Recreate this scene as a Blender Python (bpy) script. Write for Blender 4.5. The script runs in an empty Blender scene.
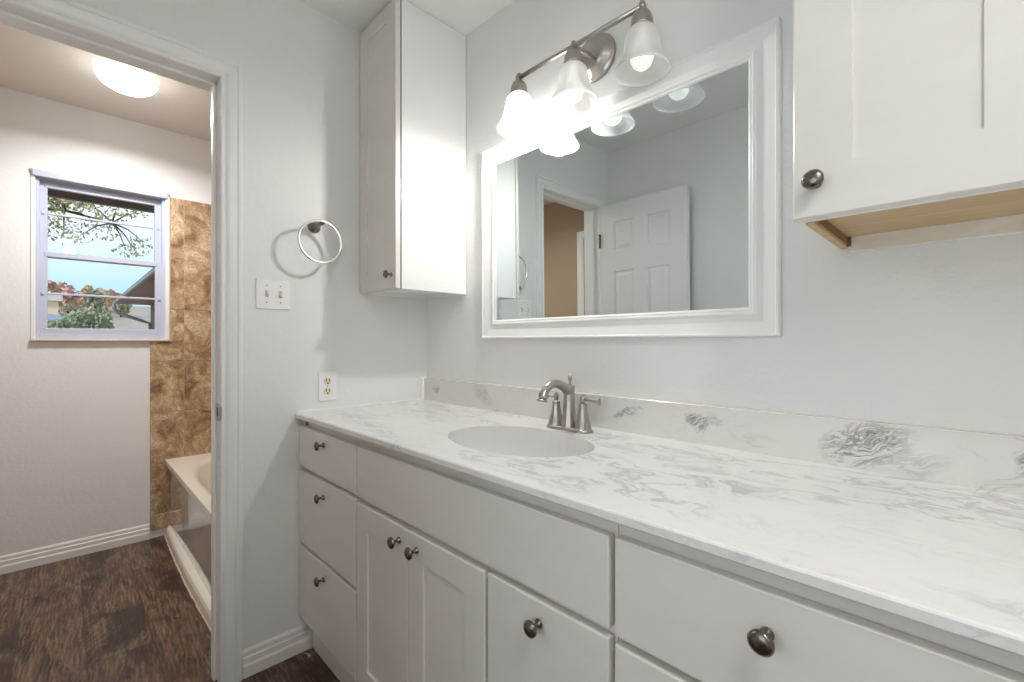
import bpy, bmesh, math, random
from mathutils import Vector, Matrix
C = bpy.context.scene
COL = C.collection
PI = math.pi
random.seed(7)

# ------------------------------------------------------------------ camera, world, light, exposure
cam_d = bpy.data.cameras.new('camera'); cam = bpy.data.objects.new('camera', cam_d); COL.objects.link(cam)
cam.location = (1.780, -1.197, 1.161); cam.rotation_euler = (math.radians(90), 0, math.radians(45.5))
cam_d.lens = 16.0; cam_d.sensor_width = 36.0; cam_d.shift_y = 1.0/1024; cam_d.clip_start = 0.02; cam_d.clip_end = 500
C.camera = cam
C.view_settings.view_transform = 'Standard'; C.view_settings.look = 'None'
C.view_settings.gamma = 1.0; C.view_settings.use_curve_mapping = False; C.view_settings.exposure = 0.20
try:
    C.cycles.max_bounces = 12; C.cycles.diffuse_bounces = 8; C.cycles.transparent_max_bounces = 16
    C.cycles.use_denoising = True; C.cycles.sample_clamp_indirect = 6.0
    C.cycles.caustics_reflective = False; C.cycles.caustics_refractive = False
except Exception: pass

W = bpy.data.worlds.new('sky'); C.world = W; W.use_nodes = True
wn = W.node_tree.nodes; wl = W.node_tree.links; wn.clear()
tc = wn.new('ShaderNodeTexCoord'); sx = wn.new('ShaderNodeSeparateXYZ'); cr = wn.new('ShaderNodeValToRGB')
bg = wn.new('ShaderNodeBackground'); wo = wn.new('ShaderNodeOutputWorld')
wl.new(tc.outputs['Generated'], sx.inputs[0]); wl.new(sx.outputs['Z'], cr.inputs[0])
wl.new(cr.outputs[0], bg.inputs[0]); wl.new(bg.outputs[0], wo.inputs[0])
e = cr.color_ramp.elements
e[0].position = 0.0; e[0].color = (.62, .78, .92, 1); e[1].position = .6; e[1].color = (.32, .52, .86, 1)
m1 = e.new(.09); m1.color = (.46, .68, .92, 1); m2 = e.new(.2); m2.color = (.80, .90, 1.0, 1)
bg.inputs[1].default_value = 1.2

def light(name, kind, loc, power, color=(1, 1, 1), size=.03, rot=(0, 0, 0)):
    d = bpy.data.lights.new(name, kind); d.energy = power; d.color = color
    if kind == 'SUN': d.angle = math.radians(1.0)
    elif kind == 'AREA': d.shape = 'DISK'; d.size = size
    else: d.shadow_soft_size = size
    o = bpy.data.objects.new(name, d); o.location = loc; o.rotation_euler = rot; COL.objects.link(o)
    return o
light('sun', 'SUN', (-8, -6, 12), 2.2, (1, .95, .86), rot=(math.radians(38), math.radians(24), 0))
BULB = [(0.712, 12.5), (0.940, 0.035), (1.166, 0.018)]      # x of each vanity bulb, power
ROOM_FILL = 5.8  # unseen ceiling lamp, added as fill for the vanity room
BATH_LAMP = 14.5
FRONT_FILL = 12.0          # area light added behind the camera as soft front fill

# ------------------------------------------------------------------ materials
def mat(name, color=(.8, .8, .8), rough=.5, metal=0.0, spec=.5):
    m = bpy.data.materials.new(name); m.use_nodes = True
    b = m.node_tree.nodes['Principled BSDF']
    b.inputs['Base Color'].default_value = (*color, 1); b.inputs['Roughness'].default_value = rough
    b.inputs['Metallic'].default_value = metal
    b.inputs['Specular IOR Level'].default_value = spec
    return m
def N(m, t, **kw):
    n = m.node_tree.nodes.new(t)
    for k, v in kw.items(): setattr(n, k, v)
    return n
def L(m, a, b): m.node_tree.links.new(a, b)
def PB(m): return m.node_tree.nodes['Principled BSDF']
def coords(m, scale=(1, 1, 1), loc=(0, 0, 0), kind='pos', rot=(0, 0, 0)):
    mp = N(m, 'ShaderNodeMapping')
    if kind == 'pos': g = N(m, 'ShaderNodeNewGeometry'); L(m, g.outputs['Position'], mp.inputs[0])
    else: g = N(m, 'ShaderNodeTexCoord'); L(m, g.outputs['Object'], mp.inputs[0])
    mp.inputs['Scale'].default_value = scale; mp.inputs['Location'].default_value = loc; mp.inputs['Rotation'].default_value = rot
    return mp.outputs[0]
def noise(m, vec, scale=5, detail=4, rough=.5, dist=0.0):
    n = N(m, 'ShaderNodeTexNoise'); n.inputs['Scale'].default_value = scale; n.inputs['Detail'].default_value = detail
    n.inputs['Roughness'].default_value = rough; n.inputs['Distortion'].default_value = dist
    if vec is not None: L(m, vec, n.inputs['Vector'])
    return n
def ramp(m, fac, stops):
    r = N(m, 'ShaderNodeValToRGB'); el = r.color_ramp.elements
    while len(el) < len(stops): el.new(.5)
    for x, (p, c) in zip(el, stops):
        x.position = p; x.color = (*c, 1) if isinstance(c, tuple) else (c, c, c, 1)
    L(m, fac, r.inputs[0]); return r.outputs[0]
def mth(m, op, a, b=None, clamp=False):
    n = N(m, 'ShaderNodeMath', operation=op, use_clamp=clamp)
    for i, v in enumerate((a, b)):
        if v is None: continue
        if isinstance(v, (int, float)): n.inputs[i].default_value = v
        else: L(m, v, n.inputs[i])
    return n.outputs[0]
def mix(m, fac, a, b, mode='MIX'):
    n = N(m, 'ShaderNodeMix', data_type='RGBA', blend_type=mode)
    for i, v in ((0, fac), (6, a), (7, b)):
        if isinstance(v, (int, float)): n.inputs[i].default_value = v
        elif isinstance(v, tuple): n.inputs[i].default_value = (*v, 1)
        else: L(m, v, n.inputs[i])
    return n.outputs[2]
def bump(m, h, strength=.2, dist=.002):
    n = N(m, 'ShaderNodeBump'); n.inputs['Strength'].default_value = strength; n.inputs['Distance'].default_value = dist
    L(m, h, n.inputs['Height']); L(m, n.outputs[0], PB(m).inputs['Normal'])

def wall_paint(name, color, rough=.42):
    m = mat(name, color, rough, spec=.35)
    a = noise(m, coords(m), 55, 3, .55, .6); b = noise(m, coords(m), 9, 3, .5)
    h = mth(m, 'ADD', a.outputs[0], mth(m, 'MULTIPLY', b.outputs[0], .5))
    bump(m, h, .38, .0032)
    L(m, mix(m, ramp(m, b.outputs[0], [(.3, .0), (.75, 1.0)]), tuple(c*.985 for c in color), color), PB(m).inputs['Base Color'])
    return m
M = {}
M['wall'] = wall_paint('light_grey_wall_paint', (.80, .805, .795))
M['bathwall'] = wall_paint('off_white_wall_paint', (.82, .825, .825))
M['tanwall'] = wall_paint('tan_wall_tone', (.42, .31, .205))  # side wall given an even tan tone
M['ceil'] = wall_paint('ceiling_paint', (.86, .86, .85), .6)
M['bathceil'] = wall_paint('beige_ceiling_paint', (.75, .705, .64), .6)
M['trim'] = mat('white_trim_paint', (.83, .83, .825), .30)
M['warmtrim'] = mat('white_baseboard_paint', (.84, .82, .79), .32)
def cab():
    m = mat('cabinet_paint', (.80, .785, .755), .33)
    n = noise(m, coords(m, (1, 1, 2.5)), 3.2, 5, .6)
    L(m, mix(m, ramp(m, n.outputs[0], [(.35, .0), (.7, 1.0)]), (.735, .705, .655), (.775, .75, .705)), PB(m).inputs['Base Color'])
    f = noise(m, coords(m), 90, 2); bump(m, f.outputs[0], .05, .001)
    return m
M['cab'] = cab()
M['cabw'] = mat('white_cabinet_paint', (.84, .84, .83), .30)
M['gap'] = mat('dark_gap_shade', (.13, .12, .11), .6)  # colour of the painted-in shade behind the tall cabinet door
def wood(name, c1, c2, scale=(2, 30, 30), rough=.5):
    m = mat(name, c1, rough); n = noise(m, coords(m, scale), 1.5, 5, .6, .8)
    L(m, mix(m, ramp(m, n.outputs[0], [(.3, 0.0), (.7, 1.0)]), c1, c2), PB(m).inputs['Base Color']); return m
M['rawwood'] = wood('bare_plywood', (.50, .345, .17), (.62, .46, .26))
M['worn'] = wood('worn_white_paint_on_wood', (.74, .71, .63), (.90, .90, .88), (5, 20, 20))
M['darkwood'] = wood('dark_stained_edge', (.20, .09, .035), (.30, .15, .06))
M['nickel'] = mat('brushed_nickel', (.45, .425, .385), .29, 1.0)
M['pewter'] = mat('dark_pewter', (.20, .175, .15), .25, 1.0)
M['chrome'] = mat('polished_chrome', (.86, .86, .85), .22, 1.0)
M['black'] = mat('black_slot', (.02, .02, .02), .6)
M['ivory'] = mat('ivory_plastic', (.78, .73, .60), .4)
M['plate'] = mat('white_plastic_plate', (.88, .88, .90), .3)
M['almond'] = mat('grey_beige_toggle', (.55, .52, .46), .4)
M['tub'] = mat('bone_white_acrylic', (.80, .755, .67), .12)
M['apron'] = mat('glossy_apron_acrylic', (.80, .77, .73), .05, spec=1.0)
PB(M['apron']).inputs['Coat Weight'].default_value = .9; PB(M['apron']).inputs['Coat Roughness'].default_value = .03
M['alum'] = mat('white_aluminium_frame', (.52, .555, .68), .35)
M['silltan'] = mat('tan_caulked_sill', (.60, .45, .33), .6)
M['mirror'] = mat('mirror_silver', (.735, .815, .82), .0, 1.0)
M['foil'] = mat('torn_white_scrap', (.8, .82, .86), .3)
M['rust'] = mat('rust_brown_shim', (.30, .12, .04), .7)
M['lead'] = mat('dark_bulb_base', (.4, .4, .4), .4, 1.0)

def marble(name, base, tint, patches=(), stretch=(2.4, 5.0, 5.0), dens=.43, wide=.012):
    m = mat(name, base, .16, spec=.55)
    pos = coords(m, stretch)
    warp = noise(m, pos, .9, 3, .55)
    sc = N(m, 'ShaderNodeVectorMath', operation='SCALE'); L(m, warp.outputs['Color'], sc.inputs[0]); sc.inputs['Scale'].default_value = 2.6
    ad = N(m, 'ShaderNodeVectorMath', operation='ADD'); L(m, pos, ad.inputs[0]); L(m, sc.outputs[0], ad.inputs[1])
    n1 = noise(m, ad.outputs[0], 1.5, 9, .62, .5)
    v = mth(m, 'ABSOLUTE', mth(m, 'SUBTRACT', n1.outputs[0], .5))
    vein = ramp(m, v, [(0.0, 1.0), (wide, .55), (wide*3, 0.0)])
    n2 = noise(m, pos, 1.25, 3, .5); mask = ramp(m, n2.outputs[0], [(dens, 0.0), (dens+.16, 1.0)])
    n4 = noise(m, ad.outputs[0], 4.5, 8, .7, .8)
    v4 = ramp(m, mth(m, 'ABSOLUTE', mth(m, 'SUBTRACT', n4.outputs[0], .5)), [(0.0, .6), (.02, 0.0)])
    n5 = noise(m, coords(m, (3, 6, 6), (3, 1, 2)), 2.0, 4)
    faint = mth(m, 'MULTIPLY', v4, ramp(m, n5.outputs[0], [(.45, 0.0), (.65, .6)]))
    fac = mth(m, 'ADD', mth(m, 'MULTIPLY', vein, mask), faint, True)
    soft = ramp(m, n1.outputs[0], [(.35, 0.0), (.5, .25), (.62, 0.0)])
    fac = mth(m, 'ADD', fac, mth(m, 'MULTIPLY', soft, mth(m, 'MULTIPLY', mask, .7)), True)
    fac = mth(m, 'MULTIPLY', fac, .66)
    col = mix(m, fac, base, tint)
    g = N(m, 'ShaderNodeNewGeometry')
    for (px, py, pz, rx, rz, amt, tilt, off) in patches:           # bolder whorls with their own shape
        mp = N(m, 'ShaderNodeMapping', vector_type='POINT'); L(m, g.outputs['Position'], mp.inputs[0])
        s2 = N(m, 'ShaderNodeVectorMath', operation='SUBTRACT'); L(m, g.outputs['Position'], s2.inputs[0]); s2.inputs[1].default_value = (px, py, pz)
        wn_ = noise(m, g.outputs['Position'], 16, 3)
        w2 = N(m, 'ShaderNodeVectorMath', operation='SCALE'); L(m, wn_.outputs['Color'], w2.inputs[0]); w2.inputs['Scale'].default_value = .05
        a2 = N(m, 'ShaderNodeVectorMath', operation='ADD'); L(m, s2.outputs[0], a2.inputs[0]); L(m, w2.outputs[0], a2.inputs[1])
        a3 = N(m, 'ShaderNodeVectorMath', operation='SUBTRACT'); L(m, a2.outputs[0], a3.inputs[0]); a3.inputs[1].default_value = (.025, .025, .025)
        L(m, a3.outputs[0], mp.inputs[0]); mp.inputs['Rotation'].default_value = (0, tilt, 0)
        dv = N(m, 'ShaderNodeVectorMath', operation='DIVIDE'); L(m, mp.outputs[0], dv.inputs[0]); dv.inputs[1].default_value = (rx, .5, rz)
        ln = N(m, 'ShaderNodeVectorMath', operation='LENGTH'); L(m, dv.outputs[0], ln.inputs[0])
        pm = ramp(m, ln.outputs['Value'], [(.55, 1.0), (1.0, 0.0)])
        st = N(m, 'ShaderNodeMapping'); L(m, mp.outputs[0], st.inputs[0]); st.inputs['Scale'].default_value = (11, 11, 46); st.inputs['Location'].default_value = (off, 0, off)
        nn = noise(m, st.outputs[0], 1.0, 7, .66, 1.6)
        vv = ramp(m, mth(m, 'ABSOLUTE', mth(m, 'SUBTRACT', nn.outputs[0], .5)), [(0.0, 1.0), (.02, .75), (.06, .10), (.2, 0.0)])
        col = mix(m, mth(m, 'MULTIPLY', mth(m, 'MULTIPLY', vv, pm), amt), col, (.16, .165, .16))
    L(m, col, PB(m).inputs['Base Color'])
    return m
M['marble'] = marble('white_cultured_marble', (.84, .838, .825), (.42, .43, .44))
M['basin'] = marble('shaded_marble_basin', (.74, .742, .735), (.42, .43, .44), stretch=(3, 3, 1.2), dens=.5)  # counter marble greyed, so the bowl's shade is in its colour
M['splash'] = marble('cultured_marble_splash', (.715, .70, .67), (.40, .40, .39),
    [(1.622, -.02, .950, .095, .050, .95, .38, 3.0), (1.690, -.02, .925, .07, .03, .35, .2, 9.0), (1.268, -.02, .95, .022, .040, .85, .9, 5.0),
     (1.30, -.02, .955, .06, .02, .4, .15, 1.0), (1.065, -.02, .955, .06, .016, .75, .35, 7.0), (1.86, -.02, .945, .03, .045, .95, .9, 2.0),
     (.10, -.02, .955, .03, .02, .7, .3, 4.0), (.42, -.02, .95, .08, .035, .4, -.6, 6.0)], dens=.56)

def planks():
    m = mat('dark_walnut_laminate', (.1, .05, .03), .34, spec=.45)
    pos = coords(m)
    br = N(m, 'ShaderNodeTexBrick'); L(m, pos, br.inputs['Vector']); br.offset = .37; br.squash = 1.0
    br.inputs['Scale'].default_value = 1.0; br.inputs['Brick Width'].default_value = 1.22; br.inputs['Row Height'].default_value = .19
    br.inputs['Mortar Size'].default_value = .0016; br.inputs['Mortar Smooth'].default_value = .1
    br.inputs['Color1'].default_value = (0, 0, 0, 1); br.inputs['Color2'].default_value = (1, 1, 1, 1); br.inputs['Mortar'].default_value = (.5, .5, .5, 1)
    o = N(m, 'ShaderNodeVectorMath', operation='SCALE'); L(m, br.outputs['Color'], o.inputs[0]); o.inputs['Scale'].default_value = 7.0
    a = N(m, 'ShaderNodeVectorMath', operation='ADD'); L(m, pos, a.inputs[0]); L(m, o.outputs[0], a.inputs[1])
    def mp(sc): 
        n = N(m, 'ShaderNodeMapping'); L(m, a.outputs[0], n.inputs[0]); n.inputs['Scale'].default_value = sc; return n.outputs[0]
    g1 = noise(m, mp((2.6, 9, 5)), 2.0, 9, .70, 1.6)                       # long mottled grain
    g2 = noise(m, mp((5, 110, 5)), 1.0, 4, .6, .3)                          # fine pores
    g3 = noise(m, mp((3.2, 5, 3)), 1.3, 5, .55, .5)                       # dark clouds and knots
    wv = N(m, 'ShaderNodeTexWave', wave_type='RINGS', rings_direction='Z'); L(m, mp((3.2, 10, 1)), wv.inputs['Vector'])
    wv.inputs['Scale'].default_value = 2.2; wv.inputs['Distortion'].default_value = 9; wv.inputs['Detail'].default_value = 3; wv.inputs['Detail Scale'].default_value = 1.2
    c = mix(m, ramp(m, g1.outputs[0], [(.36, 0.0), (.64, 1.0)]), (.038, .019, .011), (.225, .138, .090))
    c = mix(m, mth(m, 'MULTIPLY', ramp(m, wv.outputs[1], [(.5, 0.0), (.95, 1.0)]), .35), c, (.36, .245, .165))
    c = mix(m, ramp(m, g2.outputs[0], [(.42, .65), (.6, 0.0)]), c, (.035, .015, .008))
    c = mix(m, ramp(m, g3.outputs[0], [(.38, .85), (.50, 0.0)]), c, (.030, .015, .010))
    c = mix(m, mth(m, 'MULTIPLY', br.outputs['Fac'], .7), c, (.012, .006, .004))
    L(m, c, PB(m).inputs['Base Color'])
    bump(m, mth(m, 'SUBTRACT', mth(m, 'ADD', g1.outputs[0], mth(m, 'MULTIPLY', g2.outputs[0], .6)), br.outputs['Fac']), .25, .0015)
    r = ramp(m, g1.outputs[0], [(.3, .42), (.7, .28)]); L(m, r, PB(m).inputs['Roughness'])
    return m
M['floor'] = planks()
def travertine():
    m = mat('brown_stone_tile', (.4, .25, .15), .32)
    g = N(m, 'ShaderNodeNewGeometry')
    at = N(m, 'ShaderNodeAttribute', attribute_name='tile_shift')
    a = N(m, 'ShaderNodeVectorMath', operation='ADD'); L(m, g.outputs['Position'], a.inputs[0]); L(m, at.outputs['Vector'], a.inputs[1])
    n1 = noise(m, a.outputs[0], 6, 9, .68, 1.3); n2 = noise(m, a.outputs[0], 16, 8, .7, 2.0)
    c = ramp(m, n1.outputs[0], [(.34, (.17, .095, .052)), (.45, (.40, .25, .14)), (.54, (.57, .40, .25)), (.64, (.72, .56, .39))])
    v = ramp(m, mth(m, 'ABSOLUTE', mth(m, 'SUBTRACT', n2.outputs[0], .5)), [(0.0, .55), (.05, 0.0)])
    c = mix(m, v, c, (.15, .08, .04)); L(m, c, PB(m).inputs['Base Color']); bump(m, n1.outputs[0], .15, .002)
    return m
M['tile'] = travertine()
M['grout'] = mat('tan_grout', (.50, .38, .27), .8)

def glass_pane():
    m = bpy.data.materials.new('window_glass'); m.use_nodes = True; nt = m.node_tree; nt.nodes.clear()
    o = N(m, 'ShaderNodeOutputMaterial'); mx = N(m, 'ShaderNodeMixShader'); t = N(m, 'ShaderNodeBsdfTransparent'); g = N(m, 'ShaderNodeBsdfGlossy')
    t.inputs[0].default_value = (.97, .98, .98, 1); g.inputs['Roughness'].default_value = .02; mx.inputs[0].default_value = .015
    L(m, t.outputs[0], mx.inputs[1]); L(m, g.outputs[0], mx.inputs[2]); L(m, mx.outputs[0], o.inputs[0]); return m
M['glass'] = glass_pane()
def frosted(name, emit):
    m = bpy.data.materials.new(name); m.use_nodes = True; nt = m.node_tree; nt.nodes.clear()
    o = N(m, 'ShaderNodeOutputMaterial'); t = N(m, 'ShaderNodeBsdfTransparent'); tr = N(m, 'ShaderNodeBsdfTranslucent')
    d = N(m, 'ShaderNodeBsdfDiffuse'); g = N(m, 'ShaderNodeBsdfGlossy'); em = N(m, 'ShaderNodeEmission')
    tr.inputs[0].default_value = (.95, .95, .94, 1); d.inputs[0].default_value = (.9, .9, .89, 1); g.inputs['Roughness'].default_value = .15
    a = N(m, 'ShaderNodeMixShader'); a.inputs[0].default_value = .5; L(m, tr.outputs[0], a.inputs[1]); L(m, d.outputs[0], a.inputs[2])
    b = N(m, 'ShaderNodeMixShader'); b.inputs[0].default_value = .42; L(m, a.outputs[0], b.inputs[1]); L(m, t.outputs[0], b.inputs[2])
    c = N(m, 'ShaderNodeMixShader'); c.inputs[0].default_value = .05; L(m, b.outputs[0], c.inputs[1]); L(m, g.outputs[0], c.inputs[2])
    em.inputs[0].default_value = (1, .99, .97, 1); em.inputs[1].default_value = emit
    s = N(m, 'ShaderNodeAddShader'); L(m, c.outputs[0], s.inputs[0]); L(m, em.outputs[0], s.inputs[1]); L(m, s.outputs[0], o.inputs[0]); return m
def emitter(name, color, s):
    m = mat(name, color, .4); b = PB(m); b.inputs['Emission Color'].default_value = (*color, 1); b.inputs['Emission Strength'].default_value = s; return m

# ------------------------------------------------------------------ mesh helpers
class MB:
    def __init__(s): s.bm = bmesh.new(); s.mi = 0
    def _mark(s, fs, smooth=False):
        for f in fs: f.material_index = s.mi; f.smooth = smooth
    def box(s, x0, x1, y0, y1, z0, z1, bev=0.0, seg=1):
        r = bmesh.ops.create_cube(s.bm, size=1.0); vs = r['verts']
        for v in vs: v.co = Vector(((x0+x1)/2 + v.co.x*(x1-x0), (y0+y1)/2 + v.co.y*(y1-y0), (z0+z1)/2 + v.co.z*(z1-z0)))
        fs = set(f for v in vs for f in v.link_faces)
        if bev > 0:
            ed = list(set(e_ for v in vs for e_ in v.link_edges))
            rr = bmesh.ops.bevel(s.bm, geom=ed, offset=bev, offset_type='OFFSET', segments=seg, profile=.5, affect='EDGES')
            fs = set(f for v in rr['verts'] for f in v.link_faces) | set(f for f in fs if f.is_valid)
        s._mark(fs); return s
    def rings(s, rings, close_u=True, cap0=False, cap1=False, smooth=True):
        vv = [[s.bm.verts.new(p) for p in r] for r in rings]; n = len(rings[0]); fs = []
        for a, b in zip(vv, vv[1:]):
            for i in range(n if close_u else n-1):
                j = (i+1) % n
                try: fs.append(s.bm.faces.new((a[i], a[j], b[j], b[i])))
                except ValueError: pass
        s._mark(fs, smooth); cf = []
        if cap0: cf.append(s.bm.faces.new(list(reversed(vv[0]))))
        if cap1: cf.append(s.bm.faces.new(vv[-1]))
        s._mark(cf, False); return s
    def lathe(s, prof, center=(0, 0, 0), axis=(0, 0, 1), seg=28, caps=True, smooth=True, sx=1.0, sy=1.0, rot=0.0):
        ax = Vector(axis).normalized(); q = Vector((0, 0, 1)).rotation_difference(ax).to_matrix(); c = Vector(center)
        rs = []
        for r, h in prof:
            r = max(r, 1e-5)
            rs.append([c + q @ Vector((math.cos(rot+2*PI*i/seg)*r*sx, math.sin(rot+2*PI*i/seg)*r*sy, h)) for i in range(seg)])
        return s.rings(rs, True, caps, caps, smooth)
    def tube(s, pts, rad, seg=14, closed=False, caps=True):
        pts = [Vector(p) for p in pts]; n = len(pts); rs = []; rad = rad if isinstance(rad, (list, tuple)) else [rad]*n
        up = None
        for i, p in enumerate(pts):
            if closed: t = (pts[(i+1) % n]-pts[i-1]).normalized()
            else: t = (pts[min(i+1, n-1)]-pts[max(i-1, 0)]).normalized()
            if up is None:
                up = Vector((0, 0, 1)) if abs(t.z) < .9 else Vector((1, 0, 0))
            a = (up - t*up.dot(t)).normalized(); b = t.cross(a); up = a
            rs.append([p + (a*math.cos(2*PI*k/seg)+b*math.sin(2*PI*k/seg))*rad[i] for k in range(seg)])
        if closed: rs.append(rs[0]); return s.rings(rs, True, False, False)
        return s.rings(rs, True, caps, caps)
    def prism(s, poly, axis, a0, a1, smooth=False):
        """poly: 2D loop; axis 'x': (y,z), 'y': (x,z), 'z': (x,y)"""
        def P3(p, a): return {'x': (a, p[0], p[1]), 'y': (p[0], a, p[1]), 'z': (p[0], p[1], a)}[axis]
        return s.rings([[P3(p, a0) for p in poly], [P3(p, a1) for p in poly]], True, True, True, smooth)
    def build(s, name, m, parent=None, recalc=True):
        if recalc: bmesh.ops.recalc_face_normals(s.bm, faces=s.bm.faces[:])
        me = bpy.data.meshes.new(name); s.bm.to_mesh(me); s.bm.free()
        for mm in (m if isinstance(m, (list, tuple)) else [m]): me.materials.append(M[mm] if isinstance(mm, str) else mm)
        o = bpy.data.objects.new(name, me); COL.objects.link(o)
        if parent is not None: o.parent = parent
        return o
def thing(name, label, cat, loc=(0, 0, 0), rz=0.0, group=None):
    o = bpy.data.objects.new(name, None); COL.objects.link(o); o.empty_display_size = .05
    o.location = loc; o.rotation_euler = (0, 0, rz); o['label'] = label; o['category'] = cat
    if group: o['group'] = group
    return o
def tag(o, label, cat, group=None, kind=None):
    o['label'] = label; o['category'] = cat
    if group: o['group'] = group
    if kind: o['kind'] = kind
    return o
def struct(o, label=None):
    o['kind'] = 'structure'
    if label: o['label'] = label
    return o
def sempty(name, loc=(0, 0, 0), label=None):
    o = bpy.data.objects.new(name, None); COL.objects.link(o); o.location = loc; o.empty_display_size = .05
    return struct(o, label)

# mitred moulding around a rectangle lying in a plane; d = offset inwards, h = height off the plane
def frame_ring(mb, u0, u1, v0, v1, prof, place, open_bottom=False):
    rs = []
    for d, h in prof:
        a0, a1, b0, b1 = u0+d, u1-d, v0+d, v1-d
        if open_bottom: rs.append([place(a0, v0, h), place(a0, b1, h), place(a1, b1, h), place(a1, v0, h)])
        else: rs.append([place(a0, b0, h), place(a0, b1, h), place(a1, b1, h), place(a1, b0, h)])
    mb.rings(rs, not open_bottom, False, False, False)
    return mb

# ------------------------------------------------------------------ ROOM SHELL
H = 2.44; XB = -1.64; YB = -1.50; YS = -2.10; XR = 2.72
DY0, DY1, DZ = -1.40, -.825, 2.05            # doorway in the left wall
WY0, WY1, WZ0, WZ1 = -1.312, -.760, 1.178, 2.052   # window opening in the far wall
struct(MB().box(XB-.12, XR+.12, YS-.12, .12, -.06, 0).build('floor', 'floor'), 'dark walnut plank laminate floor')
struct(MB().box(0, XR+.12, YB-.12, .12, H, H+.08).build('ceiling', 'ceil'), 'white painted ceiling over the vanity')
struct(MB().box(XB-.12, 0, YS-.12, .12, H, H+.08).build('ceiling', 'bathceil'), 'beige ceiling of the tub room')
def two_sided_wall():
    mb = MB()
    for (a, b, c, d) in ((YS-.12, DY0-.018, 0, H), (DY0-.018, DY1+.018, DZ+.018, H), (DY1+.018, 0, 0, H)):
        mb.mi = 0; mb.box(-.06, 0, a, b, c, d); mb.mi = 1; mb.box(-.12, -.06, a, b, c, d)
    return mb.build('wall_left', ['wall', 'bathwall'])
struct(two_sided_wall(), 'light grey wall with the doorway')
struct(MB().box(0, XR+.12, 0, .12, 0, H).build('wall_front', 'wall'), 'light grey wall behind the mirror')
struct(MB().box(XB-.12, 0, 0, .12, 0, H).build('wall_tub', 'bathwall'), 'wall along the back of the tub')
EX0, EX1 = 1.16, 2.02        # unseen doorway behind the camera, added with its room to admit front fill
wb = MB(); wb.box(0, EX0, YB-.12, YB, 0, H); wb.box(EX1, XR+.12, YB-.12, YB, 0, H); wb.box(EX0, EX1, YB-.12, YB, 2.05, H)
struct(wb.build('wall_back', 'wall'), 'light grey wall behind the open door')
struct(MB().box(.12, 3.32, -3.32, YB-.12, -.06, 0).build('floor', 'floor'), 'floor of the unseen room added for front fill'); struct(MB().box(.12, 3.32, -3.32, YB-.12, H, H+.08).build('ceiling', 'ceil'), 'ceiling of the unseen room added for front fill')
struct(MB().box(.12, .24, -3.2, YB-.12, 0, H).build('wall_fill_room_left', 'wall')); struct(MB().box(3.2, 3.32, -3.2, YB-.12, 0, H).build('wall_fill_room_right', 'wall'))  # shell of the made-up room that carries the front fill
wb = MB(); wb.box(.12, .85, -3.32, -3.2, 0, H); wb.box(2.45, 3.32, -3.32, -3.2, 0, H); wb.box(.85, 2.45, -3.32, -3.2, 0, .65); wb.box(.85, 2.45, -3.32, -3.2, 2.15, H)
struct(wb.build('wall_fill_room_far', 'wall'))
w2 = sempty('window_fill', (1.65, -3.26, .65), 'unseen window added behind the camera for front fill')  # made-up window, opening for the front fill light
fm = MB()
for a, b, c, d in ((-.80, -.74, 0, 1.5), (.74, .80, 0, 1.5), (-.74, .74, 0, .06), (-.74, .74, 1.44, 1.5), (-.02, .02, .06, 1.44)): fm.box(a, b, -.03, .03, c, d, .003)
fm.build('window_frame', 'trim', w2); MB().box(-.74, .74, -.004, .0, .06, 1.44).build('glass_pane', 'glass', w2)
al = light('front_fill', 'AREA', (1.65, -3.42, 1.4), FRONT_FILL, (.96, .98, 1.0), 1.5, (math.radians(90), 0, 0)); al.data.shape = 'SQUARE'  # added lamp outside the made-up window, lights the cabinet fronts
d3 = sempty('door_fill', ((EX0+EX1)/2, YB, 0), 'unseen white cased doorway added behind the camera for front fill')
struct(MB().box(XR, XR+.12, YB, 0, 0, H).build('wall_right', 'wall'), 'light grey wall at the right end')
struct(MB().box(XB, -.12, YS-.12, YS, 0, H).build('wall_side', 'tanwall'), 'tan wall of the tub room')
fw = MB()
fw.box(XB-.12, XB, YS-.12, WY0, 0, H); fw.box(XB-.12, XB, WY1, 0, 0, H)
fw.box(XB-.12, XB, WY0, WY1, 0, WZ0); fw.box(XB-.12, XB, WY0, WY1, WZ1, H)
struct(fw.build('wall_far', 'bathwall'), 'off white wall with the window')

# baseboards: stepped colonial profile (distance off wall, height)
BP = [(0, 0), (.014, 0), (.014, .036), (.0105, .044), (.0105, .062), (.007, .066), (.007, .080), (.003, .088), (0, .088)]
def baseboard(name, axis, a0, a1, wall, sgn, label, m='warmtrim'):
    poly = [(wall + sgn*d, z) for d, z in BP]
    return struct(MB().prism(poly, axis, a0, a1).build(name, m), label)
baseboard('baseboard_left', 'y', DY1+.070, -.515, 0, 1, 'white baseboard between the door casing and the vanity') if False else None
def bb_x(name, y0, y1, wall, sgn, label, k=1.0):     # board on a wall of constant x
    mb = MB(); mb.rings([[(wall+sgn*d*k, y, z*k) for d, z in BP] for y in (y0, y1)], True, True, True, False)
    return struct(mb.build(name, 'warmtrim'), label)
def bb_y(name, x0, x1, wall, sgn, label):
    mb = MB(); mb.rings([[(x, wall+sgn*d, z) for d, z in BP] for x in (x0, x1)], True, True, True, False)
    return struct(mb.build(name, 'warmtrim'), label)
bb_x('baseboard_left', DY1+.0665, -.523, 0, 1, 'white stepped baseboard between door casing and vanity', 1.05)
bb_x('baseboard_far', YS, -.842, XB, 1, 'white stepped baseboard under the window')
bb_y('baseboard_side', XB+.015, -.13, YS, 1, 'white baseboard on the tan wall')
bb_y('baseboard_back', .018, EX0-.056, YB, 1, 'white baseboard behind the open door')
bb_x('baseboard_right', YB+.015, -.6, XR, -1, 'white baseboard at the right end')

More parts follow.
